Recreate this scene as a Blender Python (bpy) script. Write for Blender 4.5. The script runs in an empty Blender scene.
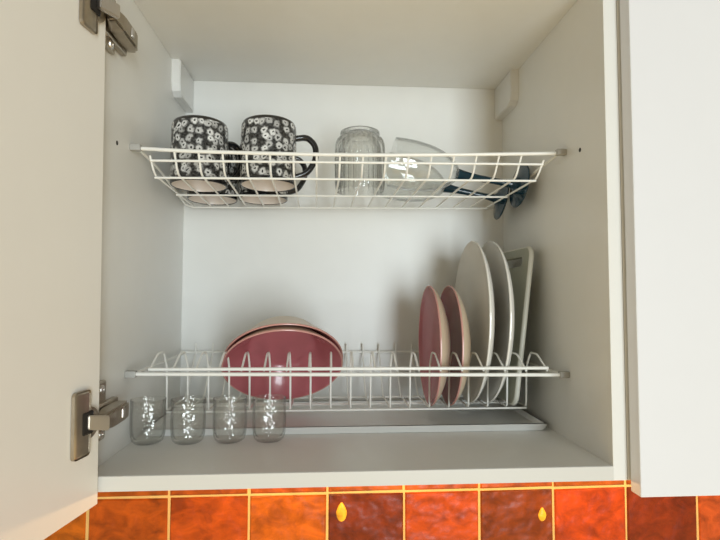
import bpy, bmesh, math, random
from mathutils import Vector, Matrix
random.seed(7)
SC = bpy.context.scene
COL = SC.collection
PI = math.pi
W, D, H, T = 0.564, 0.341, 0.5625, 0.016      # inner width, depth, height of the cabinet; panel thickness

# ------------------------------------------------------------------ materials
def new_mat(name):
    m = bpy.data.materials.new(name); m.use_nodes = True
    nt = m.node_tree
    return m, nt, nt.nodes['Principled BSDF']

def plain(name, col, rough=0.5, metal=0.0, bump=0.0, bscale=200, coat=0.0, var=0.0, vscale=30, spec=0.5):
    m, nt, b = new_mat(name)
    b.inputs['Roughness'].default_value = rough
    b.inputs['Metallic'].default_value = metal
    b.inputs['Coat Weight'].default_value = coat
    b.inputs['Specular IOR Level'].default_value = spec
    tc = nt.nodes.new('ShaderNodeTexCoord')
    n = nt.nodes.new('ShaderNodeTexNoise'); n.inputs['Scale'].default_value = vscale; n.inputs['Detail'].default_value = 4
    nt.links.new(tc.outputs['Object'], n.inputs['Vector'])
    r = nt.nodes.new('ShaderNodeValToRGB')
    lo = tuple(max(0, c * (1 - var)) for c in col); hi = tuple(min(1, c * (1 + var)) for c in col)
    r.color_ramp.elements[0].position = 0.3; r.color_ramp.elements[0].color = (*lo, 1)
    r.color_ramp.elements[1].position = 0.7; r.color_ramp.elements[1].color = (*hi, 1)
    nt.links.new(n.outputs['Fac'], r.inputs['Fac']); nt.links.new(r.outputs['Color'], b.inputs['Base Color'])
    if bump:
        n2 = nt.nodes.new('ShaderNodeTexNoise'); n2.inputs['Scale'].default_value = bscale
        nt.links.new(tc.outputs['Object'], n2.inputs['Vector'])
        bp = nt.nodes.new('ShaderNodeBump'); bp.inputs['Strength'].default_value = bump; bp.inputs['Distance'].default_value = 0.001
        nt.links.new(n2.outputs['Fac'], bp.inputs['Height']); nt.links.new(bp.outputs['Normal'], b.inputs['Normal'])
    return m

def glass(name, tint=(1, 1, 1), edge=0.3, bump=0.0, bscale=120, power=3.0, base=0.05, rough=0.03, ior=1.12):
    """thin clear glass: see-through face on, reflecting and refracting more towards grazing view"""
    m = bpy.data.materials.new(name); m.use_nodes = True; nt = m.node_tree
    nt.nodes.clear()
    N = nt.nodes.new
    out = N('ShaderNodeOutputMaterial')
    tr = N('ShaderNodeBsdfTransparent'); tr.inputs['Color'].default_value = (*tint, 1)
    gl = N('ShaderNodeBsdfRefraction'); gl.inputs['IOR'].default_value = ior; gl.inputs['Roughness'].default_value = 0.0
    gl.inputs['Color'].default_value = (*tint, 1)
    gs = N('ShaderNodeBsdfGlossy'); gs.inputs['Roughness'].default_value = rough
    lw = N('ShaderNodeLayerWeight'); lw.inputs['Blend'].default_value = 0.5
    pw = N('ShaderNodeMath'); pw.operation = 'POWER'; pw.inputs[1].default_value = power
    ma = N('ShaderNodeMath'); ma.operation = 'MULTIPLY_ADD'; ma.inputs[1].default_value = edge; ma.inputs[2].default_value = base
    m1 = N('ShaderNodeMixShader'); m2 = N('ShaderNodeMixShader')
    nt.links.new(lw.outputs['Facing'], pw.inputs[0]); nt.links.new(pw.outputs[0], ma.inputs[0])
    nt.links.new(pw.outputs[0], m1.inputs['Fac'])
    nt.links.new(tr.outputs[0], m1.inputs[1]); nt.links.new(gl.outputs[0], m1.inputs[2])
    nt.links.new(ma.outputs[0], m2.inputs['Fac'])
    nt.links.new(m1.outputs[0], m2.inputs[1]); nt.links.new(gs.outputs[0], m2.inputs[2])
    nt.links.new(m2.outputs[0], out.inputs['Surface'])
    if bump:
        tc = N('ShaderNodeTexCoord')
        v = N('ShaderNodeTexVoronoi'); v.inputs['Scale'].default_value = bscale
        nt.links.new(tc.outputs['Object'], v.inputs['Vector'])
        bp = N('ShaderNodeBump'); bp.inputs['Strength'].default_value = bump; bp.inputs['Distance'].default_value = 0.0016
        nt.links.new(v.outputs['Distance'], bp.inputs['Height'])
        for q in (gs,): nt.links.new(bp.outputs['Normal'], q.inputs['Normal'])
    return m

M = {}
M['melamine'] = plain('white_melamine', (0.765, 0.76, 0.725), 0.36, bump=0.03, bscale=900, var=0.01)
M['door_face'] = plain('white_door_lacquer', (0.745, 0.755, 0.785), 0.38, var=0.005)
M['door_inner'] = plain('cream_white_door_inner_face', (0.84, 0.81, 0.75), 0.38, var=0.005)
M['edge'] = plain('grey_white_edge_band', (0.63, 0.62, 0.58), 0.45)
M['wire'] = plain('white_coated_wire', (0.86, 0.85, 0.80), 0.3, var=0.01)
M['cap'] = plain('grey_cap_plastic', (0.40, 0.39, 0.36), 0.4)
M['cover'] = plain('white_cover_plastic', (0.72, 0.715, 0.69), 0.3)
M['nickel'] = plain('aged_nickel', (0.43, 0.37, 0.29), 0.33, metal=1.0, var=0.12, vscale=60)
M['bright_nickel'] = plain('bright_nickel', (0.66, 0.62, 0.57), 0.36, metal=1.0)
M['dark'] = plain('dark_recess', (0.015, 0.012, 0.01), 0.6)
M['tray'] = plain('white_tray_plastic', (0.84, 0.84, 0.82), 0.3)
M['pink'] = plain('pink_glaze', (0.44, 0.125, 0.14), 0.22, var=0.06, vscale=40, coat=0.3)
M['pinkrim'] = plain('pale_pink_glaze_edge', (0.58, 0.29, 0.25), 0.25)
M['cream'] = plain('cream_glaze', (0.62, 0.50, 0.36), 0.3, var=0.03)
M['white_glaze'] = plain('white_glaze', (0.80, 0.78, 0.73), 0.16, coat=0.2)
M['board'] = plain('grey_green_plastic', (0.36, 0.36, 0.27), 0.45, bump=0.1, bscale=600, var=0.03)
M['black_glaze'] = plain('black_glaze', (0.012, 0.012, 0.013), 0.15, coat=0.3)
M['mug_in'] = plain('cream_mug_glaze', (0.80, 0.72, 0.65), 0.3, var=0.03)
M['wine'] = glass('thin_clear_glass', (0.985, 0.99, 0.988), 0.55, power=3.5, base=0.06)
M['dimple'] = glass('dimpled_clear_glass', (0.985, 0.988, 0.98), 0.12, bump=1.0, bscale=200, power=4.0, base=0.11, rough=0.01)
M['ribbed'] = glass('ribbed_clear_glass', (0.98, 0.985, 0.98), 0.5, power=1.5, base=0.07, ior=1.36)

m, nt, b = new_mat('dark_blue_glass')
b.inputs['Base Color'].default_value = (0.005, 0.034, 0.055, 1); b.inputs['Roughness'].default_value = 0.10
b.inputs['Transmission Weight'].default_value = 0.15; b.inputs['IOR'].default_value = 1.48
M['blue'] = m

# speckled mug glaze: white blotches with a dark eye on charcoal
m, nt, b = new_mat('spotted_mug_glaze')
b.inputs['Roughness'].default_value = 0.2
tc = nt.nodes.new('ShaderNodeTexCoord'); oi = nt.nodes.new('ShaderNodeObjectInfo')
ad = nt.nodes.new('ShaderNodeVectorMath'); ad.operation = 'ADD'
nt.links.new(tc.outputs['Object'], ad.inputs[0]); nt.links.new(oi.outputs['Location'], ad.inputs[1])
sx_ = nt.nodes.new('ShaderNodeSeparateXYZ'); nt.links.new(tc.outputs['Object'], sx_.inputs[0])
ang = nt.nodes.new('ShaderNodeMath'); ang.operation = 'ARCTAN2'
nt.links.new(sx_.outputs['Y'], ang.inputs[0]); nt.links.new(sx_.outputs['X'], ang.inputs[1])
arc = nt.nodes.new('ShaderNodeMath'); arc.operation = 'MULTIPLY'; arc.inputs[1].default_value = 0.0395
nt.links.new(ang.outputs[0], arc.inputs[0])
cx = nt.nodes.new('ShaderNodeCombineXYZ'); nt.links.new(arc.outputs[0], cx.inputs['X']); nt.links.new(sx_.outputs['Z'], cx.inputs['Y'])
nz = nt.nodes.new('ShaderNodeTexNoise'); nz.inputs['Scale'].default_value = 150; nz.inputs['Detail'].default_value = 3
nt.links.new(ad.outputs[0], nz.inputs['Vector'])
wob = nt.nodes.new('ShaderNodeMixRGB'); wob.inputs['Fac'].default_value = 0.009
nt.links.new(cx.outputs[0], wob.inputs[1]); nt.links.new(nz.outputs['Color'], wob.inputs[2])
vo = nt.nodes.new('ShaderNodeTexVoronoi'); vo.voronoi_dimensions = '2D'; vo.inputs['Scale'].default_value = 87; vo.inputs['Randomness'].default_value = 0.8
nt.links.new(wob.outputs[0], vo.inputs['Vector'])
rp = nt.nodes.new('ShaderNodeValToRGB')
cr = rp.color_ramp
cr.elements[0].position = 0.0; cr.elements[0].color = (0.008, 0.008, 0.008, 1)
cr.elements[1].position = 0.10; cr.elements[1].color = (0.01, 0.01, 0.01, 1)
for pos, c in ((0.15, 0.85), (0.32, 0.80), (0.41, 0.30), (0.52, 0.03), (0.8, 0.01)):
    e = cr.elements.new(pos); e.color = (c, c, c * 0.98, 1)
nt.links.new(vo.outputs['Distance'], rp.inputs['Fac'])
n3 = nt.nodes.new('ShaderNodeTexNoise'); n3.inputs['Scale'].default_value = 330; n3.inputs['Detail'].default_value = 3
nt.links.new(ad.outputs[0], n3.inputs['Vector'])
r3 = nt.nodes.new('ShaderNodeValToRGB')
r3.color_ramp.elements[0].position = 0.42; r3.color_ramp.elements[0].color = (0.02, 0.02, 0.02, 1)
r3.color_ramp.elements[1].position = 0.66; r3.color_ramp.elements[1].color = (0.34, 0.335, 0.32, 1)
nt.links.new(n3.outputs['Fac'], r3.inputs['Fac'])
mx = nt.nodes.new('ShaderNodeMixRGB'); mx.inputs['Fac'].default_value = 0.2
dim = nt.nodes.new('ShaderNodeMapRange'); dim.inputs['To Min'].default_value = 0.45; dim.inputs['To Max'].default_value = 1.15
sc_ = nt.nodes.new('ShaderNodeSeparateColor'); nt.links.new(vo.outputs['Color'], sc_.inputs[0]); nt.links.new(sc_.outputs[0], dim.inputs['Value'])
vs_ = nt.nodes.new('ShaderNodeVectorMath'); vs_.operation = 'SCALE'; nt.links.new(rp.outputs['Color'], vs_.inputs[0]); nt.links.new(dim.outputs[0], vs_.inputs['Scale'])
nt.links.new(vs_.outputs[0], mx.inputs[1]); nt.links.new(r3.outputs['Color'], mx.inputs[2])
nt.links.new(mx.outputs[0], b.inputs['Base Color'])
M['mug'] = m

# hand-made glazed tile, one shade per tile kept in a face attribute
m, nt, b = new_mat('orange_glazed_tile')
at = nt.nodes.new('ShaderNodeAttribute'); at.attribute_name = 'tile_shade'
tc = nt.nodes.new('ShaderNodeTexCoord')
n1 = nt.nodes.new('ShaderNodeTexNoise'); n1.inputs['Scale'].default_value = 30; n1.inputs['Detail'].default_value = 5; n1.inputs['Roughness'].default_value = 0.6
n1.inputs['Distortion'].default_value = 0.6
mpv = nt.nodes.new('ShaderNodeMapping'); mpv.inputs['Scale'].default_value = (0.9, 1, 1.3)
nt.links.new(tc.outputs['Object'], mpv.inputs['Vector']); nt.links.new(mpv.outputs[0], n1.inputs['Vector'])
mp = nt.nodes.new('ShaderNodeMapRange'); mp.inputs['From Min'].default_value = 0.3; mp.inputs['From Max'].default_value = 0.7
mp.inputs['To Min'].default_value = 0.55; mp.inputs['To Max'].default_value = 1.40
nt.links.new(n1.outputs['Fac'], mp.inputs['Value'])
vm = nt.nodes.new('ShaderNodeVectorMath'); vm.operation = 'SCALE'
nt.links.new(at.outputs['Color'], vm.inputs[0]); nt.links.new(mp.outputs[0], vm.inputs['Scale'])
nt.links.new(vm.outputs[0], b.inputs['Base Color'])
b.inputs['Specular IOR Level'].default_value = 0.2; b.inputs['Roughness'].default_value = 0.34; b.inputs['Coat Weight'].default_value = 0.06; b.inputs['Coat Roughness'].default_value = 0.2
n2 = nt.nodes.new('ShaderNodeTexNoise'); n2.inputs['Scale'].default_value = 26; n2.inputs['Detail'].default_value = 2
nt.links.new(tc.outputs['Object'], n2.inputs['Vector'])
bp = nt.nodes.new('ShaderNodeBump'); bp.inputs['Strength'].default_value = 0.6; bp.inputs['Distance'].default_value = 0.008
nt.links.new(n2.outputs['Fac'], bp.inputs['Height'])
nt.links.new(bp.outputs['Normal'], b.inputs['Normal']); nt.links.new(bp.outputs['Normal'], b.inputs['Coat Normal'])
M['tile'] = m
M['grout'] = plain('sand_grout', (0.72, 0.46, 0.15), 0.85, bump=0.3, bscale=700, var=0.08)

# ------------------------------------------------------------------ mesh helpers
def obj(name, bm, mats, parent=None, smooth=False, label=None, mw=None):
    me = bpy.data.meshes.new(name)
    bmesh.ops.recalc_face_normals(bm, faces=bm.faces[:])
    bm.to_mesh(me); bm.free()
    for mt in (mats if isinstance(mats, (list, tuple)) else [mats]): me.materials.append(mt)
    o = bpy.data.objects.new(name, me); COL.objects.link(o)
    if smooth:
        for p in me.polygons: p.use_smooth = True
        try: me.set_sharp_from_angle(angle=math.radians(38))
        except Exception: pass
    if mw is not None: o.matrix_world = mw
    if parent is not None: o.parent = parent
    if label: o['label'] = label
    return o

class BM:                                                    # small builder around a bmesh
    def __init__(s): s.b = bmesh.new()
    def box(s, lo, hi, bev=0.0, mat=None, mi=0, seg=2):
        lo, hi = Vector(lo), Vector(hi)
        r = bmesh.ops.create_cube(s.b, size=1)
        vs = r['verts']
        for v in vs: v.co = Vector([lo[i] + (v.co[i] + 0.5) * (hi[i] - lo[i]) for i in range(3)])
        fs = {f for v in vs for f in v.link_faces}
        if bev:
            es = list({e for v in vs for e in v.link_edges})
            r = bmesh.ops.bevel(s.b, geom=es, offset=bev, segments=seg, affect='EDGES', profile=0.5)
            vs = list({v for f in r['faces'] for v in f.verts} | {v for v in vs if v.is_valid})
            fs = {f for v in vs for f in v.link_faces}
        for f in fs: f.material_index = mi
        if mat is not None: bmesh.ops.transform(s.b, matrix=mat, verts=list({v for f in fs for v in f.verts}))
        return s
    def tube(s, pts, r, n=8, closed=False, mi=0):
        pts = [Vector(p) for p in pts]
        rs = r if isinstance(r, (list, tuple)) else [r] * len(pts)
        N = len(pts); rings = []
        nrm = None
        for i, p in enumerate(pts):
            if closed: t = (pts[(i + 1) % N] - pts[i - 1]).normalized()
            else: t = (pts[min(i + 1, N - 1)] - pts[max(i - 1, 0)]).normalized()
            if nrm is None:
                a = Vector((0, 0, 1)) if abs(t.z) < 0.9 else Vector((1, 0, 0))
                nrm = t.cross(a).normalized()
            nrm = (nrm - t * nrm.dot(t)).normalized()
            bn = t.cross(nrm)
            rings.append([s.b.verts.new(p + (nrm * math.cos(2 * PI * k / n) + bn * math.sin(2 * PI * k / n)) * rs[i]) for k in range(n)])
        L = N if closed else N - 1
        for i in range(L):
            A, B = rings[i], rings[(i + 1) % N]
            for k in range(n):
                f = s.b.faces.new((A[k], A[(k + 1) % n], B[(k + 1) % n], B[k])); f.material_index = mi
        if not closed:
            s.b.faces.new(rings[0][::-1]).material_index = mi; s.b.faces.new(rings[-1]).material_index = mi
        return s
    def lathe(s, prof, n=64, mis=None, rad=None):
        """prof: (r, z) list; r==0 closes to a pole; mis: material per segment; rad(i, ang, r) alters a radius"""
        rows = []
        for i, (r, z) in enumerate(prof):
            if r < 1e-6: rows.append([s.b.verts.new((0, 0, z))])
            else:
                row = []
                for k in range(n):
                    a = 2 * PI * k / n
                    q = rad(i, a, r) if rad else r
                    row.append(s.b.verts.new((q * math.cos(a), q * math.sin(a), z)))
                rows.append(row)
        for i in range(len(rows) - 1):
            A, B = rows[i], rows[i + 1]
            for k in range(n):
                k2 = (k + 1) % n
                if len(A) == 1 and len(B) == 1: continue
                if len(A) == 1: vs = (A[0], B[k], B[k2])
                elif len(B) == 1: vs = (A[k], A[k2], B[0])
                else: vs = (A[k], A[k2], B[k2], B[k])
                f = s.b.faces.new(vs); f.material_index = mis[i] if mis else 0
        return s

def fillet(pts, r, n=4):
    """round the corners of a polyline"""
    pts = [Vector(p) for p in pts]; out = [pts[0]]
    for i in range(1, len(pts) - 1):
        a, c, b2 = pts[i - 1], pts[i], pts[i + 1]
        d1, d2 = (a - c), (b2 - c)
        q = min(r, d1.length * 0.45, d2.length * 0.45)
        s0, s1 = c + d1.normalized() * q, c + d2.normalized() * q
        for k in range(n + 1):
            t = k / n
            out.append(s0 * (1 - t) ** 2 + c * 2 * t * (1 - t) + s1 * t * t)
    out.append(pts[-1])
    return out

def smooth_prof(pts, r=0.004, n=4):
    return [(p.x, p.y) for p in fillet([(a, b3, 0) for a, b3 in pts], r, n)]

def tag(o, label, cat, group=None):
    o['label'] = label; o['category'] = cat
    if group: o['group'] = group
    return o

def thing(name, label, cat, loc=(0, 0, 0), group=None):
    o = bpy.data.objects.new(name, None); COL.objects.link(o)
    o.empty_display_size = 0.02; o.location = loc
    return tag(o, label, cat, group)

def part(name, bmo, mats, root, smooth=False, label=None):
    """mesh built in world coordinates, parented to its thing without moving"""
    o = obj(name, bmo.b, mats, None, smooth, label)
    base = Vector((0, 0, 0)); q = root
    while q is not None: base += q.location; q = q.parent
    o.data.transform(Matrix.Translation(-base))
    o.parent = root
    return o

def copy_tree(o, parent=None):
    c = o.copy(); COL.objects.link(c)
    if parent is not None: c.parent = parent
    for ch in list(o.children): copy_tree(ch, c)
    return c

def face_to(n, up=(0, 0, 1)):
    """rotation taking local +Z to n"""
    return Vector(n).to_track_quat('Z', 'Y')

# ------------------------------------------------------------------ tiled wall behind
P0, TZ, PX, PZ = -0.1525, -0.1558, 0.1343, 0.1343
orange = {-1: (0.55, 0.105, 0.006), 0: (0.50, 0.072, 0.005), 1: (0.52, 0.064, 0.005), 2: (0.56, 0.095, 0.006), 3: (0.20, 0.024, 0.004),
          4: (0.52, 0.058, 0.005), 5: (0.25, 0.036, 0.004), 6: (0.56, 0.052, 0.005), 7: (0.24, 0.025, 0.004), 8: (0.56, 0.075, 0.016)}
w = BM()
w.box((-1.0, 0.3535, -1.4), (1.5, 0.375, 0.75), mi=0)
lay = w.b.faces.layers.float_vector.new('tile_shade')
for i in range(-6, 13):
    for j in range(-9, 2):
        x0, x1 = P0 + i * PX + 0.0024, P0 + (i + 1) * PX - 0.0024
        z0, z1 = TZ + j * PZ + 0.0024, TZ + (j + 1) * PZ - 0.0024
        before = set(w.b.faces)
        jit = [random.uniform(-0.0006, 0.0006) for _ in range(4)]
        yb = 0.3505
        fr = [w.b.verts.new((x, yb + jit[k], z)) for k, (x, z) in enumerate(((x0 + .002, z0 + .002), (x1 - .002, z0 + .002), (x1 - .002, z1 - .002), (x0 + .002, z1 - .002)))]
        ed = [w.b.verts.new((x + random.uniform(-.0007, .0007), yb + 0.0016, z + random.uniform(-.0007, .0007))) for (x, z) in ((x0, z0), (x1, z0), (x1, z1), (x0, z1))]
        bk = [w.b.verts.new((v.co.x, 0.3537, v.co.z)) for v in ed]
        fs = [w.b.faces.new(fr)]
        for k in range(4):
            k2 = (k + 1) % 4
            fs.append(w.b.faces.new((ed[k], ed[k2], fr[k2], fr[k])))
            fs.append(w.b.faces.new((bk[k], bk[k2], ed[k2], ed[k])))
        if j == -1 and i in orange: c = orange[i]
        elif j == 0 and i in orange: c = tuple(q * random.uniform(0.85, 1.05) for q in (0.55, 0.09, 0.008))
        else:
            c = random.choice(list(orange.values()))
        for f in fs: f.material_index = 1; f[lay] = (0.74 * c[0], 0.92 * c[1], 0.74 * c[2]); f.smooth = False
# two low raised amber teardrops on the darker tiles
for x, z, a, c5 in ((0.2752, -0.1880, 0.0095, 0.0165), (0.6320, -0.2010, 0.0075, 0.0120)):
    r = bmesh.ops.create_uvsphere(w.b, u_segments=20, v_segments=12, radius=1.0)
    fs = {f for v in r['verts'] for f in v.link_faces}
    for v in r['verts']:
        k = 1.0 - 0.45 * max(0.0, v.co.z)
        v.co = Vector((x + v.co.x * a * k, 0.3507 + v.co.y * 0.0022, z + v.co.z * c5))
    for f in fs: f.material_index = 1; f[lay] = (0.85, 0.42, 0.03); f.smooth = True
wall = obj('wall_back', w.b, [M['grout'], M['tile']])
wall['kind'] = 'structure'

# ------------------------------------------------------------------ open wall cabinet
cab = thing('wall_cabinet', 'open white wall cabinet with two wire dish racks, its door swung out', 'cabinet', (W / 2, D / 2, -T))
sides = []
for x0 in (-T, W):
    sides.append(part('side_panel', BM().box((x0, 0, -T), (x0 + T, 0.349, H + T), 0.0006), M['melamine'], cab))
part('bottom_panel', BM().box((0, 0, -T), (W, 0.3405, 0), 0.0006), M['melamine'], cab)
part('edge_band', BM().box((0, -0.0006, -T + 0.0003), (W, 0.0002, -0.0003), 0.0002), M['edge'], cab, label='greyer front edge band')
part('top_panel', BM().box((0, 0, H), (W, 0.3405, H + T), 0.0006), M['melamine'], cab)
part('back_panel', BM().box((0.0, D, -T), (W, 0.349, H + T)), M['melamine'], cab)
def peg_hole(x, y, z, side):
    b2 = BM(); b2.lathe([(0, 0), (0.0027, 0), (0.0027, 0.0003), (0.0019, 0.0005), (0.0019, 0.0002), (0, 0.0002)], 20)
    bmesh.ops.transform(b2.b, matrix=Matrix.Translation((x, y, z)) @ face_to((1 if x < 0.1 else -1, 0, 0)).to_matrix().to_4x4(), verts=b2.b.verts[:])
    part('peg_hole', b2, M['dark'], side, label='small dark shelf peg hole')
peg_hole(0.0, 0.0574, 0.3663, sides[0]); peg_hole(W, 0.0595, 0.3702, sides[1])
# white covers over the hanging brackets in the upper back corners
for x0, sgn in ((0.0, 1), (W, -1)):
    b2 = BM()
    prof = [(0.258, H), (0.258, 0.5235), (0.262, 0.512), (0.272, 0.5055), (D, 0.5055), (D, H)]
    va = [b2.b.verts.new((x0, y, z)) for y, z in prof]; vb = [b2.b.verts.new((x0 + sgn * 0.0135, y, z)) for y, z in prof]
    n = len(prof)
    b2.b.faces.new(va); b2.b.faces.new(vb[::-1])
    for k in range(n): b2.b.faces.new((va[k], va[(k + 1) % n], vb[(k + 1) % n], vb[k]))
    bmesh.ops.bevel(b2.b, geom=[e for e in b2.b.edges if abs(e.verts[0].co.x - e.verts[1].co.x) < 1e-6 and abs(e.verts[0].co.x - x0) > 0.01], offset=0.0015, segments=2, affect='EDGES')
    part('hanger_cover', b2, M['cover'], cab)
# door, swung open a little past square
E0 = Vector((0.0150, -0.004, -0.0262))
dr = Vector((-0.1605, -0.98704, 0)); nn = Vector((0.98704, -0.1605, 0))
DM = Matrix(((dr.x, nn.x, 0, E0.x), (dr.y, nn.y, 0, E0.y), (0, 0, 1, E0.z), (0, 0, 0, 1)))
DM = Matrix.Translation(E0) @ Matrix.Rotation(-0.0095, 4, 'Y') @ Matrix.Translation(-E0) @ DM       # the door hangs a touch out of plumb
door = part('door', BM().box((0, -0.018, 0), (0.596, 0, 0.617), 0.0008, mat=DM), M['door_inner'], cab)
def hinge(dz, da):
    cup = BM().box((0.0200, 0.0, 0.058 + dz), (0.0450, 0.0045, 0.122 + dz), 0.004, mat=DM, seg=3)
    lobe = bmesh.ops.create_cone(cup.b, cap_ends=True, segments=32, radius1=0.0165, radius2=0.0155, depth=0.0036)
    bmesh.ops.transform(cup.b, matrix=DM @ Matrix.Translation((0.021, 0.0018, 0.089 + dz)) @ Matrix.Rotation(-PI / 2, 4, 'X'), verts=lobe['verts'])
    hg = part('hinge', cup, M['nickel'], cab, smooth=True, label='nickel cup hinge')
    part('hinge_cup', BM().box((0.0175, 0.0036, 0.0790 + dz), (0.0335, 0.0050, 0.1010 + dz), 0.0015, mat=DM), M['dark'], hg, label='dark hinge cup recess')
    # link plate from the cup to the arm
    a = DM @ Vector((0.0275, 0.006, 0.0)); z0, z1 = 0.0405 + dz, 0.0635 + dz
    b3 = Vector((0.0285, -0.0115, 0))
    b2 = BM()
    d2 = (b3 - Vector((a.x, a.y, 0))).normalized(); n2 = Vector((d2.y, -d2.x, 0))
    pl = [Vector((a.x, a.y, 0)) + n2 * 0.0, b3, b3 - n2 * 0.006, Vector((a.x, a.y, 0)) - n2 * 0.006]
    za = (0.0575 + dz, 0.0715 + dz); zb = (0.0475 + dz + da, 0.0625 + dz + da)
    lo = [b2.b.verts.new((q.x, q.y, (za if k in (0, 3) else zb)[0])) for k, q in enumerate(pl)]
    hi = [b2.b.verts.new((q.x, q.y, (za if k in (0, 3) else zb)[1])) for k, q in enumerate(pl)]
    b2.b.faces.new(lo); b2.b.faces.new(hi[::-1])
    for k in range(4): b2.b.faces.new((lo[k], lo[(k + 1) % 4], hi[(k + 1) % 4], hi[k]))
    bmesh.ops.bevel(b2.b, geom=b2.b.edges[:], offset=0.0012, segments=2, affect='EDGES')
    part('hinge_link', b2, M['bright_nickel'], hg, label='bright nickel link plate')
    arm = BM()
    # tapered arm body along the side wall
    def sect(y, xa, xb, zl, zh): return [arm.b.verts.new(v) for v in ((xa, y, zl + dz + da), (xb, y, zl + dz + da), (xb, y, zh + dz + da), (xa, y, zh + dz + da))]
    ss = [sect(-0.0085, 0.013, 0.0225, 0.0475, 0.0625), sect(0.012, 0.007, 0.0245, 0.045, 0.0645), sect(0.05, 0.005, 0.0235, 0.045, 0.0645), sect(0.068, 0.005, 0.017, 0.048, 0.062)]
    arm.b.faces.new(ss[0]); arm.b.faces.new(ss[-1][::-1])
    for A, B in zip(ss, ss[1:]):
        for k in range(4): arm.b.faces.new((A[k], A[(k + 1) % 4], B[(k + 1) % 4], B[k]))
    bmesh.ops.bevel(arm.b, geom=arm.b.edges[:], offset=0.0022, segments=2, affect='EDGES')
    part('hinge_arm', arm, M['nickel'], hg)
    mp_ = BM()
    mp_.box((0.0, 0.009, 0.028 + dz + da), (0.0055, 0.033, 0.092 + dz + da), 0.002)
    mp_.box((0.0, 0.0, 0.040 + dz + da), (0.0075, 0.062, 0.068 + dz + da), 0.002)
    part('mounting_plate', mp_, M['nickel'], hg)
    for zz in (0.035, 0.083):
        sc = BM(); sc.lathe([(0, 0), (0.0052, 0), (0.0046, 0.0016), (0.0018, 0.0022), (0.0012, 0.001), (0, 0.001)], 20)
        bmesh.ops.transform(sc.b, matrix=Matrix.Translation((0.0054, 0.021, zz + dz + da)) @ face_to((1, 0, 0)).to_matrix().to_4x4(), verts=sc.b.verts[:])
        part('screw', sc, M['bright_nickel'], hg)
    part('release_tab', BM().box((0.0215, 0.030, 0.050 + dz + da), (0.0252, 0.037, 0.0605 + dz + da), 0.001), M['bright_nickel'], hg, label='bright release tab')
hinge(-0.002, 0.004); hinge(0.422, 0.010)

# ------------------------------------------------------------------ cabinet next door, closed
nb = thing('wall_cabinet', 'closed white wall cabinet with a plain flat door at the right edge of the view', 'cabinet', (0.78, 0.16, -T))
part('side_panel', BM().box((0.5806, 0, -T), (0.5966, 0.349, H + T), 0.0006), M['melamine'], nb)
part('side_panel', BM().box((0.964, 0, -T), (0.98, 0.349, H + T), 0.0006), M['melamine'], nb)
part('bottom_panel', BM().box((0.5966, 0, -T), (0.964, 0.349, 0), 0.0006), M['melamine'], nb)
part('top_panel', BM().box((0.5966, 0, H), (0.964, 0.349, H + T), 0.0006), M['melamine'], nb)
part('door', BM().box((0.5822, -0.0205, -0.0268), (0.9785, -0.0020, 0.59), 0.0012), M['door_face'], nb)

# ------------------------------------------------------------------ upper rack: shallow cup basket
up = thing('dish_rack', 'upper white wire basket rack holding mugs and glasses', 'dish rack', (W / 2, 0.2, 0.34))
ZR, ZB = 0.3748, 0.3430
def lerp(a, b4, t): return a + (b4 - a) * t
def rail(root, name, pts, r=0.0015, label=None, n=10):
    return part(name, BM().tube(pts, r, n), M['wire'], root, smooth=True, label=label)
def caps(root, y, zl, zr):
    for x0, x1, z in ((0.0, 0.013, zl), (W - 0.013, W, zr)):
        b2 = BM().box((x0, y - 0.0038, z - 0.0042), (x1, y + 0.0045, z + 0.0042), 0.0012)
        part('end_cap', b2, M['cap'], root, smooth=True, label='grey plastic end cap fixed to the cabinet side')
caps(up, 0.0975, 0.3728, 0.3778)
rail(up, 'front_rail', fillet([(0.004, 0.1, 0.3727), (0.07, 0.1, 0.3700), (0.2, 0.1, 0.3690), (0.30, 0.1, 0.3695), (0.42, 0.1, 0.3725), (W - 0.004, 0.1, 0.3772)], 0.05), 0.0024)
dzr = lambda x: lerp(-0.0020, 0.0022, x / W)               # the rack hangs slightly higher on the right
XL, XR = 0.0240, 0.5315
zw = lambda y: lerp(0.3442, 0.3392, (y - 0.1185) / 0.195)      # the basket floor falls a little towards the back
for sx, ex in ((0.0085, 0.0230), (W - 0.0085, 0.5250)):
    rail(up, 'side_rail', fillet([(sx, 0.101, ZR + dzr(sx)), (sx, 0.18, ZR - 0.006 + dzr(sx)), (sx, 0.322, ZB - 0.001 + dzr(sx)), (ex, 0.3165, zw(0.312) - 0.001 + dzr(sx))], 0.02), 0.002)
rail(up, 'basket_rail', [(XL - 0.001, 0.1035, 0.3600 + dzr(0)), (XR + 0.004, 0.1035, 0.3605 + dzr(W))], 0.0016)
rail(up, 'basket_rail', [(XL, 0.1185, zw(0.1185) - 0.0027 + dzr(0)), (XR, 0.1185, zw(0.1185) - 0.0027 + dzr(W))], 0.0015)
rail(up, 'basket_rail', [(XL - 0.002, 0.220, zw(0.22) - 0.0027 + dzr(0)), (XR - 0.003, 0.220, zw(0.22) - 0.0027 + dzr(W))], 0.0015)
rail(up, 'basket_rail', [(XL - 0.003, 0.313, zw(0.313) - 0.0027 + dzr(0)), (XR - 0.007, 0.313, zw(0.313) - 0.0027 + dzr(W))], 0.0015)
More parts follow.
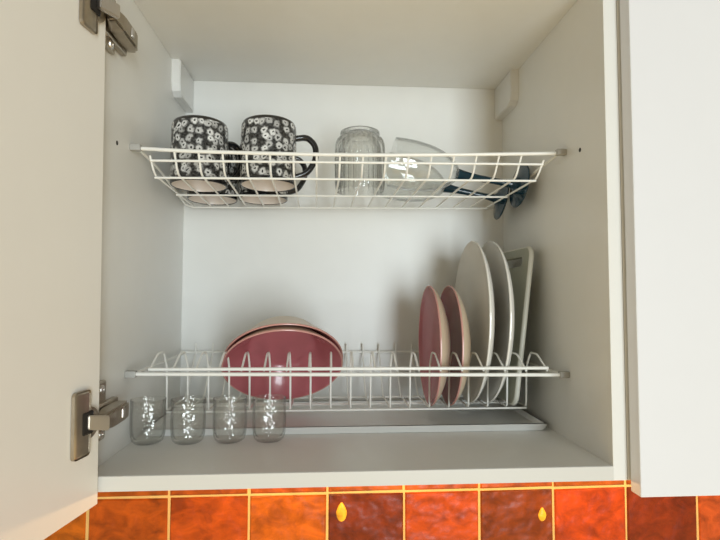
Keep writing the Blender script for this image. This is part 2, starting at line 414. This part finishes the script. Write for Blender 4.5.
for i in range(18):
    t = i / 17; xt = lerp(XL - 0.001, XR + 0.004, t); xb = lerp(XL + 0.001, XR, t); xk = lerp(XL - 0.002, XR - 0.006, t); d0 = dzr(xb)
    z_top = 0.3735 if 0 < i < 17 else 0.366
    pts = fillet([(xt, 0.1015, min(z_top + d0, 0.3700 + 0.004 * t)), (xb, 0.110, 0.349 + d0), (xb, 0.1185, zw(0.1185) + d0), (xk, 0.314, zw(0.314) + d0)], 0.007)
    rail(up, 'wire', pts, 0.0014, n=8)

# ------------------------------------------------------------------ lower rack: plate rack with wire loops
lo_ = thing('dish_rack', 'lower white wire plate rack with upright loops holding bowls and plates', 'dish rack', (W / 2, 0.2, 0.02))
ZT = 0.0266
drz = lambda x: lerp(0.0018, -0.0022, x / W)
caps(lo_, 0.1, 0.0893, 0.0846)
rail(lo_, 'front_rail', [(0.004, 0.1, 0.0895), (W - 0.004, 0.1, 0.0842)], 0.0024)
LX0, LX1 = 0.0268, 0.5378
rail(lo_, 'loop_rail', [(LX0 - 0.001, 0.1060, 0.0942), (LX1 + 0.001, 0.1060, 0.0924)], 0.0022)
rail(lo_, 'back_rail', [(0.001, 0.3345, 0.0905), (W - 0.002, 0.3345, 0.0880)], 0.0022)
for sx, z in ((0.0085, 0.0893), (W - 0.0085, 0.0846)):
    rail(lo_, 'side_rail', [(sx, 0.101, z), (sx, 0.3345, z)], 0.0018)
for y in (0.1815, 0.222, 0.272):
    rail(lo_, 'trough_rail', [(LX0 - 0.001, y, ZT - 0.0024), (LX1 + 0.001, y, ZT - 0.0024)], 0.0015)
for i in range(19):
    x = lerp(LX0, LX1, i / 18); d0 = drz(x)
    pts = fillet([(x, 0.1060, 0.0910 + d0), (x, 0.1385, 0.1090 + d0), (x, 0.1610, 0.1085 + d0), (x, 0.1765, 0.0870 + d0), (x, 0.1800, ZT), (x, 0.2745, ZT), (x, 0.3315, 0.086 + d0), (x, 0.3320, 0.1040 + d0)], 0.006)
    rail(lo_, 'wire', pts, 0.0014, n=8)

# ------------------------------------------------------------------ drip tray on the cabinet floor
tr = BM()
def ring(x0, y0, x1, y1, z): return [tr.b.verts.new(v) for v in ((x0, y0, z), (x1, y0, z), (x1, y1, z), (x0, y1, z))]
X0, Y0, X1, Y1 = 0.006, 0.1440, 0.5565, 0.316
rs = []
for ins, z in ((0.004, 0.0004), (0.001, 0.0080), (0.0, 0.0092), (0.0006, 0.0100), (0.0050, 0.0100), (0.0085, 0.0030), (0.011, 0.0022)):
    rs.append(ring(X0 + ins, Y0 + ins, X1 - ins, Y1 - ins, z))
tr.b.faces.new(rs[0]); tr.b.faces.new(rs[-1])
for A, B in zip(rs, rs[1:]):
    for k in range(4): tr.b.faces.new((A[k], A[(k + 1) % 4], B[(k + 1) % 4], B[k]))
bmesh.ops.bevel(tr.b, geom=[e for e in tr.b.edges if abs(e.verts[0].co.z - e.verts[1].co.z) > 1e-5], offset=0.004, segments=3, affect='EDGES')
tag(obj('drip_tray', tr.b, M['tray'], smooth=True), 'flat white plastic drip tray on the cabinet floor below the plate rack', 'tray')

# ------------------------------------------------------------------ mugs, upside down in the basket
def make_mug():
    root = thing('mug', '', 'mug', (0, 0, 0), 'spotted black and white mugs in the upper basket')
    R = 0.0395
    hh = 0.0925
    prof = [(0, 0.0855), (0.030, 0.0855), (0.0355, 0.080), (0.0365, 0.062), (0.0365, 0.004), (0.0372, 0.0008), (0.0382, 0.0), (0.0392, 0.0008), (R, 0.003), (R, 0.0058),
            (R, 0.05), (0.0394, 0.080), (0.0388, 0.0865), (0.0370, 0.0905), (0.0350, 0.0917), (0.0335, hh), (0.0315, hh), (0.0305, 0.0910), (0, 0.0910)]
    mis = []
    for i in range(len(prof) - 1):
        mis.append(1 if i < 5 else 2 if i < 9 else 0 if i < 12 else 2)
    part('body', BM().lathe(prof, 64, mis), [M['mug'], M['mug_in'], M['black_glaze']], root, smooth=True)
    hb = BM()
    pts = fillet([(R - 0.002, 0, 0.071), (R + 0.016, 0, 0.074), (R + 0.0280, 0, 0.062), (R + 0.0290, 0, 0.042), (R + 0.016, 0, 0.020), (R - 0.002, 0, 0.014)], 0.016, 6)
    hb.tube(pts, 0.0044, 12)
    for v in hb.b.verts: v.co.y *= 1.25
    part('handle', hb, M['black_glaze'], root, smooth=True, label='glossy black loop handle')
    return root
mug0 = make_mug()
spots = [((0.0640, 0.185), 40, 'spotted black and white mug upside down, front left in the upper basket'),
         ((0.1630, 0.179), 4, 'spotted black and white mug, front right of four, handle out towards the ribbed tumbler'),
         ((0.0625, 0.2800), -62, 'spotted mug upside down in the left back corner of the upper basket, mostly hidden'),
         ((0.1440, 0.2760), 12, 'spotted mug upside down behind the mug with its handle out to the right')]
for i, ((x, y), a, lb) in enumerate(spots):
    mg = mug0 if i == 0 else copy_tree(mug0)
    mg.location = (x, y, zw(y) + 0.0019 + dzr(x)); mg['label'] = lb
    mg.rotation_mode = 'QUATERNION'; mg.rotation_quaternion = (Matrix.Rotation(-0.0256, 3, 'X') @ Matrix.Rotation(math.radians(a), 3, 'Z')).to_quaternion()

# ------------------------------------------------------------------ ribbed tumbler, upside down
prof = [(0, 0.088), (0.024, 0.088), (0.0275, 0.082), (0.0310, 0.070), (0.0318, 0.004), (0.0328, 0.0004), (0.0340, 0.0004), (0.0350, 0.004),
        (0.0352, 0.014), (0.0356, 0.04), (0.0356, 0.066), (0.0350, 0.078), (0.0325, 0.0865), (0.0275, 0.0905), (0.0262, 0.0925), (0.0288, 0.0955), (0.0284, 0.099), (0.026, 0.1005), (0.022, 0.1005), (0.019, 0.098), (0, 0.098)]
prof2 = []
for a, b5 in zip(prof, prof[1:]):
    prof2.append(a)
    if abs(a[1] - b5[1]) > 0.012:
        for k in range(1, 4): prof2.append((lerp(a[0], b5[0], k / 4), lerp(a[1], b5[1], k / 4)))
prof2.append(prof[-1])
iout = max(i for i, q in enumerate(prof2) if q[1] < 0.001)
def ribs(i, a, r):
    z = prof2[i][1]
    if i > iout and 0.008 < z < 0.0895: return r + 0.0024 * abs(math.cos(a * 13)) - 0.0014
    return r
tb = obj('tumbler', BM().lathe(prof2, 156, rad=ribs).b, M['ribbed'], smooth=True)
tb.location = (0.2970, 0.2100, zw(0.21) + 0.0016); tb.scale = (1.05, 1.05, 0.925); tb.rotation_euler = (-0.0256, 0, 0)
tag(tb, 'ribbed clear glass tumbler standing upside down beside the right mug', 'glass')

# ------------------------------------------------------------------ wine glasses lying with blue stems out to the right
def make_wine():
    root = thing('wine_glass', '', 'wine glass', (0, 0, 0), 'blue stemmed wine glasses in the upper basket')
    # local: rim plane at z = 0, stem along +z
    R, L = 0.0385, 0.078
    outp = [(R - 0.001, 0.0), (R, 0.012), (R - 0.0005, 0.026), (R - 0.0030, 0.043), (R - 0.0085, 0.059), (R - 0.018, 0.0720), (0.011, 0.0795), (0, 0.0815)]
    inp = [(max(0, r - 0.0012), z - (0.0014 if i > 3 else 0)) for i, (r, z) in enumerate(outp)]
    prof = inp[::-1] + outp
    prof[0] = (0, prof[0][1]); prof[-1] = (0, prof[-1][1])
    prof = [prof[0]] + [(q.x, q.y) for q in fillet([(a, b6, 0) for a, b6 in prof[1:-1]], 0.006, 3)] + [prof[-1]]
    part('bowl', BM().lathe(prof, 72), M['wine'], root, smooth=True, label='clear glass bowl')
    sp = [(0, 0.0800), (0.0088, 0.0803), (0.0076, 0.086), (0.0062, 0.094), (0.0050, 0.108), (0.0047, 0.125), (0.0050, 0.138), (0.0066, 0.148), (0, 0.148)]
    part('stem', BM().lathe(sp, 28), M['blue'], root, smooth=True, label='dark blue glass stem')
    fp = [(0, 0.1445), (0.0050, 0.1455), (0.0085, 0.1500), (0.016, 0.1535), (0.026, 0.1560), (0.0338, 0.1570), (0.0346, 0.1580), (0.0338, 0.1590), (0.02, 0.1588), (0, 0.1575)]
    part('foot', BM().lathe(fp, 64), M['blue'], root, smooth=True, label='dark blue round foot')
    return root
wg = make_wine()
def lay(o, rim, foot, label):
    rim, foot = Vector(rim), Vector(foot)
    ax = (foot - rim).normalized()
    o.rotation_mode = 'QUATERNION'; o.rotation_quaternion = face_to(ax); o.location = rim
    s = (foot - rim).length / 0.158
    o.scale = (1, 1, s); o['label'] = label
lay(wg, (0.3450, 0.2060, 0.3890), (0.5455, 0.2140, 0.3580), 'wine glass lying in front, its larger blue foot beyond the basket end')
w2 = copy_tree(wg)
lay(w2, (0.3440, 0.2900, 0.3900), (0.5405, 0.2830, 0.3490), 'wine glass lying behind the other one, only the lower part of its blue foot showing')

# ------------------------------------------------------------------ four dimpled shot glasses on the cabinet floor
def shot_prof():
    o_ = [(0, 0.0006), (0.0125, 0.0006), (0.0165, 0.0018), (0.0192, 0.0050), (0.0205, 0.0100), (0.0213, 0.022), (0.0213, 0.040), (0.0208, 0.047), (0.0214, 0.0545), (0.0212, 0.0556), (0.0205, 0.0556)]
    i_ = [(0.0198, 0.0545), (0.0192, 0.047), (0.0197, 0.040), (0.0197, 0.022), (0.0188, 0.0115), (0.0165, 0.0075), (0.011, 0.0062), (0, 0.0060)]
    return o_ + i_
s0 = BM().lathe(shot_prof(), 56)
sg = obj('shot_glass', s0.b, M['dimple'], smooth=True)
names = ['small dimpled drinking glass on the cabinet floor, right beside the lower hinge',
         'small dimpled glass on the cabinet floor, second from the lower hinge',
         'small dimpled glass on the cabinet floor, third from the lower hinge',
         'small dimpled glass on the cabinet floor, in front of the pink bowl']
for i, (x, y) in enumerate(((0.0225, 0.1180), (0.0727, 0.1170), (0.1246, 0.1195), (0.1745, 0.1200))):
    o = sg if i == 0 else copy_tree(sg)
    o.location = (x, y, 0.0); o.rotation_euler = (0, 0, 0.7 * i)
    tag(o, names[i], 'glass', 'small dimpled glasses on the cabinet floor')

# ------------------------------------------------------------------ plates and bowls
def dish(R, depth, base_r, thick, n=96, k1=0.62, k2=0.24):
    """front face looks along +z, the rim lies in z = 0; material 0 front, 1 edge, 2 back"""
    d = depth
    front = [(0, -d + thick), (base_r * 0.75, -d + thick), (base_r, -d + thick + 0.0010), (lerp(base_r, R, 0.45), -d * k1 + thick * 0.5), (lerp(base_r, R, 0.8), -d * k2), (R - 0.0022, -0.0006)]
    back = [(R, -0.0022), (lerp(base_r, R, 0.82), -d * (k2 + 0.06) - thick * 0.6), (lerp(base_r, R, 0.5), -d * (k1 + 0.06) - thick * 0.3), (base_r + 0.002, -d), (base_r * 0.94, -d - 0.0022), (base_r * 0.86, -d - 0.0022), (base_r * 0.82, -d), (0, -d)]
    f2 = [front[0]] + smooth_prof(front[1:], 0.012, 4)
    b2 = smooth_prof(back[:-1], 0.008, 4) + [back[-1]]
    edge = [(R - 0.0008, 0.0), (R, -0.0008)]
    prof = f2 + edge + b2
    mis = [0] * (len(f2) - 1) + [1] * 3 + [2] * (len(b2) - 1)
    return BM().lathe(prof, n, mis)
def put(o, c, n, spin=0):
    o.rotation_mode = 'QUATERNION'; o.rotation_quaternion = face_to(n); o.location = c
PK = [M['pink'], M['pinkrim'], M['cream']]
WH = [M['white_glaze']] * 3
p1 = obj('plate', dish(0.0885, 0.0205, 0.052, 0.004).b, PK, smooth=True)
put(p1, (0.3990, 0.204, 0.1142), (-1, 0.015, 0.006))
tag(p1, 'pink plate with cream back standing on edge, lit pink face to the left', 'plate', 'pink plates standing in the plate rack')
p2 = copy_tree(p1); put(p2, (0.4280, 0.204, 0.1142), (-1, 0.01, 0.018))
p2['label'] = 'pink plate standing between another pink plate and the white plates, its face in deep shade'
q1 = obj('plate', dish(0.1222, 0.0170, 0.080, 0.0045).b, WH, smooth=True)
put(q1, (0.4640, 0.2180, 0.1492), Vector((-1, 0.050, 0.035)))
tag(q1, 'large white plate standing on edge just right of the shaded pink plate', 'plate', 'white plates standing in the plate rack')
q2 = copy_tree(q1); put(q2, (0.4908, 0.2180, 0.1492), Vector((-1, 0.050, 0.045)))
q2['label'] = 'large white plate standing on edge next to the grey-green cutting board'
# two shallow bowls, upside down and leaning on the wire loops
nb_ = Vector((0.0809, -0.6706, -0.7374)).normalized()
bowl = obj('bowl', dish(0.0856, 0.0460, 0.047, 0.0038, k1=0.46, k2=0.13).b, PK, smooth=True)
put(bowl, (0.1862, 0.1862, 0.0834), nb_)
tag(bowl, 'pink bowl leaning upside down in the rack, its pink inside facing out', 'bowl', 'pink bowls leaning in the plate rack')
bw2 = copy_tree(bowl)
n2_ = nb_
put(bw2, Vector((0.1874, 0.1862, 0.0839)) - nb_ * 0.0095, n2_)
bw2['label'] = 'bowl nested over the back of the front pink bowl, its cream underside showing above'

# ------------------------------------------------------------------ cutting board leaning on the right wall
def rrect(w_, h_, r, n=6, cx=0, cy=0):
    pts = []
    for sx, sy, a0 in ((1, 1, 0), (-1, 1, 90), (-1, -1, 180), (1, -1, 270)):
        for k in range(n + 1):
            a = math.radians(a0 + 90 * k / n)
            pts.append((cx + sx * (w_ / 2 - r) + r * math.cos(a), cy + sy * (h_ / 2 - r) + r * math.sin(a)))
    return pts
BW, BH, BT = 0.138, 0.2290, 0.0075
cb = BM()
outer = rrect(BW, BH, 0.014); inner = rrect(0.092, 0.015, 0.007, cx=0, cy=BH / 2 - 0.020)
def loop(pts, z): return [cb.b.verts.new((x, y, z)) for x, y in pts]
Ls = {}
for z in (0, BT):
    a, b7 = loop(outer, z), loop(inner, z)
    es = []
    for L in (a, b7):
        for k in range(len(L)): es.append(cb.b.edges.new((L[k], L[(k + 1) % len(L)])))
    bmesh.ops.triangle_fill(cb.b, edges=es, use_beauty=True)
    Ls[z] = (a, b7)
for q in (0, 1):
    A, B = Ls[0][q], Ls[BT][q]
    for k in range(len(A)): cb.b.faces.new((A[k], A[(k + 1) % len(A)], B[(k + 1) % len(A)], B[k]))
bmesh.ops.recalc_face_normals(cb.b, faces=cb.b.faces[:])
board = thing('cutting_board', 'grey-green plastic cutting board with a grip slot, leaning on the right cabinet wall', 'cutting board')
lean = math.atan2(0.0275, 0.226)
Zc = Vector((math.sin(lean), 0, math.cos(lean)))           # up along the board
Nx = Vector((-math.cos(lean), 0, math.sin(lean)))          # face towards the plates
Yc = Vector((0, 1, 0))
bl = Vector((0.5148, 0.238, 0.0308))
Mb = Matrix(((Yc.x, Zc.x, -Nx.x), (Yc.y, Zc.y, -Nx.y), (Yc.z, Zc.z, -Nx.z))).to_4x4()
Mb.translation = bl + Zc * BH / 2
bmesh.ops.transform(cb.b, matrix=Mb, verts=cb.b.verts[:])
board.location = bl
part('board', cb, M['board'], board)
rm = BM()
rm.tube([Mb @ Vector((x, y, BT / 2)) for x, y in rrect(BW - 0.0016, BH - 0.0016, 0.0135)], BT / 2 + 0.0001, 10, closed=True)
M['board_rim'] = plain('pale_board_rim', (0.62, 0.61, 0.53), 0.4)
part('rim', rm, M['board_rim'], board, smooth=True, label='pale rounded rim')

# ------------------------------------------------------------------ light
def area(name, loc, target, sx, sy, power, col):
    l = bpy.data.lights.new(name, 'AREA'); l.shape = 'RECTANGLE'; l.size = sx; l.size_y = sy; l.energy = power; l.color = col
    o = bpy.data.objects.new(name, l); COL.objects.link(o); o.location = loc
    o.rotation_euler = (Vector(target) - Vector(loc)).to_track_quat('-Z', 'Y').to_euler()
    return o
area('window_daylight', (1.22, -3.8, -0.18), (0.3, 0.3, -0.18), 0.85, 2.4, 110, (0.84, 0.945, 1.0))
for x0, wd_ in ((W / 2, 0.54), (0.78, 0.36)):                  # warm strip lamp under each cabinet, lighting wall and front
    area('under_cabinet_strip', (x0, 0.20, -0.030), (x0, 0.30, -0.20), wd_, 0.012, 1.9 * wd_, (1.0, 0.60, 0.22))
    area('under_cabinet_strip', (x0, 0.19, -0.040), (x0, -0.30, -0.06), wd_, 0.012, 1.3 * wd_, (1.0, 0.62, 0.26))
wd = bpy.data.worlds.new('room_light'); SC.world = wd; wd.use_nodes = True
wt = wd.node_tree; bg = wt.nodes['Background']                 # the room around: warm from below, paler above
tcw = wt.nodes.new('ShaderNodeTexCoord'); sw = wt.nodes.new('ShaderNodeSeparateXYZ'); wr = wt.nodes.new('ShaderNodeValToRGB')
mw_ = wt.nodes.new('ShaderNodeMapRange'); mw_.inputs['From Min'].default_value = -1; mw_.inputs['From Max'].default_value = 1
wt.links.new(tcw.outputs['Generated'], sw.inputs[0]); wt.links.new(sw.outputs['Z'], mw_.inputs['Value']); wt.links.new(mw_.outputs[0], wr.inputs['Fac'])
e0, e1 = wr.color_ramp.elements
e0.position = 0.15; e0.color = (1.18, 0.90, 0.48, 1); e1.position = 0.5; e1.color = (0.27, 0.248, 0.195, 1)
e2 = wr.color_ramp.elements.new(1.0); e2.color = (0.30, 0.28, 0.24, 1)
wt.links.new(wr.outputs['Color'], bg.inputs['Color']); bg.inputs['Strength'].default_value = 1.0

# ------------------------------------------------------------------ camera
cam = bpy.data.cameras.new('camera'); co = bpy.data.objects.new('camera', cam); COL.objects.link(co)
yaw, pit, rol, f = -0.06473, 0.04916, 0.00203, 509.631
ca, sa, cb_, sb = math.cos(yaw), math.sin(yaw), math.cos(pit), math.sin(pit)
fw = Vector((-sa * cb_, ca * cb_, sb)); rt = Vector((ca, sa, 0)); upv = rt.cross(fw)
r_ = rt * math.cos(rol) + upv * math.sin(rol); u_ = -rt * math.sin(rol) + upv * math.cos(rol)
mw = Matrix((r_, u_, -fw)).transposed().to_4x4(); mw.translation = Vector((0.24790, -0.55282, 0.18773))
co.matrix_world = mw
cam.sensor_fit = 'HORIZONTAL'; cam.sensor_width = 36; cam.lens = f / 720 * 36; cam.clip_start = 0.01
SC.camera = co
SC.view_settings.view_transform = 'Standard'; SC.view_settings.look = 'None'
SC.view_settings.gamma = 1; SC.view_settings.use_curve_mapping = False; SC.view_settings.exposure = 0.0
SC.cycles.use_denoising = True
SC.cycles.max_bounces = 14; SC.cycles.transparent_max_bounces = 24; SC.cycles.transmission_bounces = 12
SC.cycles.sample_clamp_indirect = 4
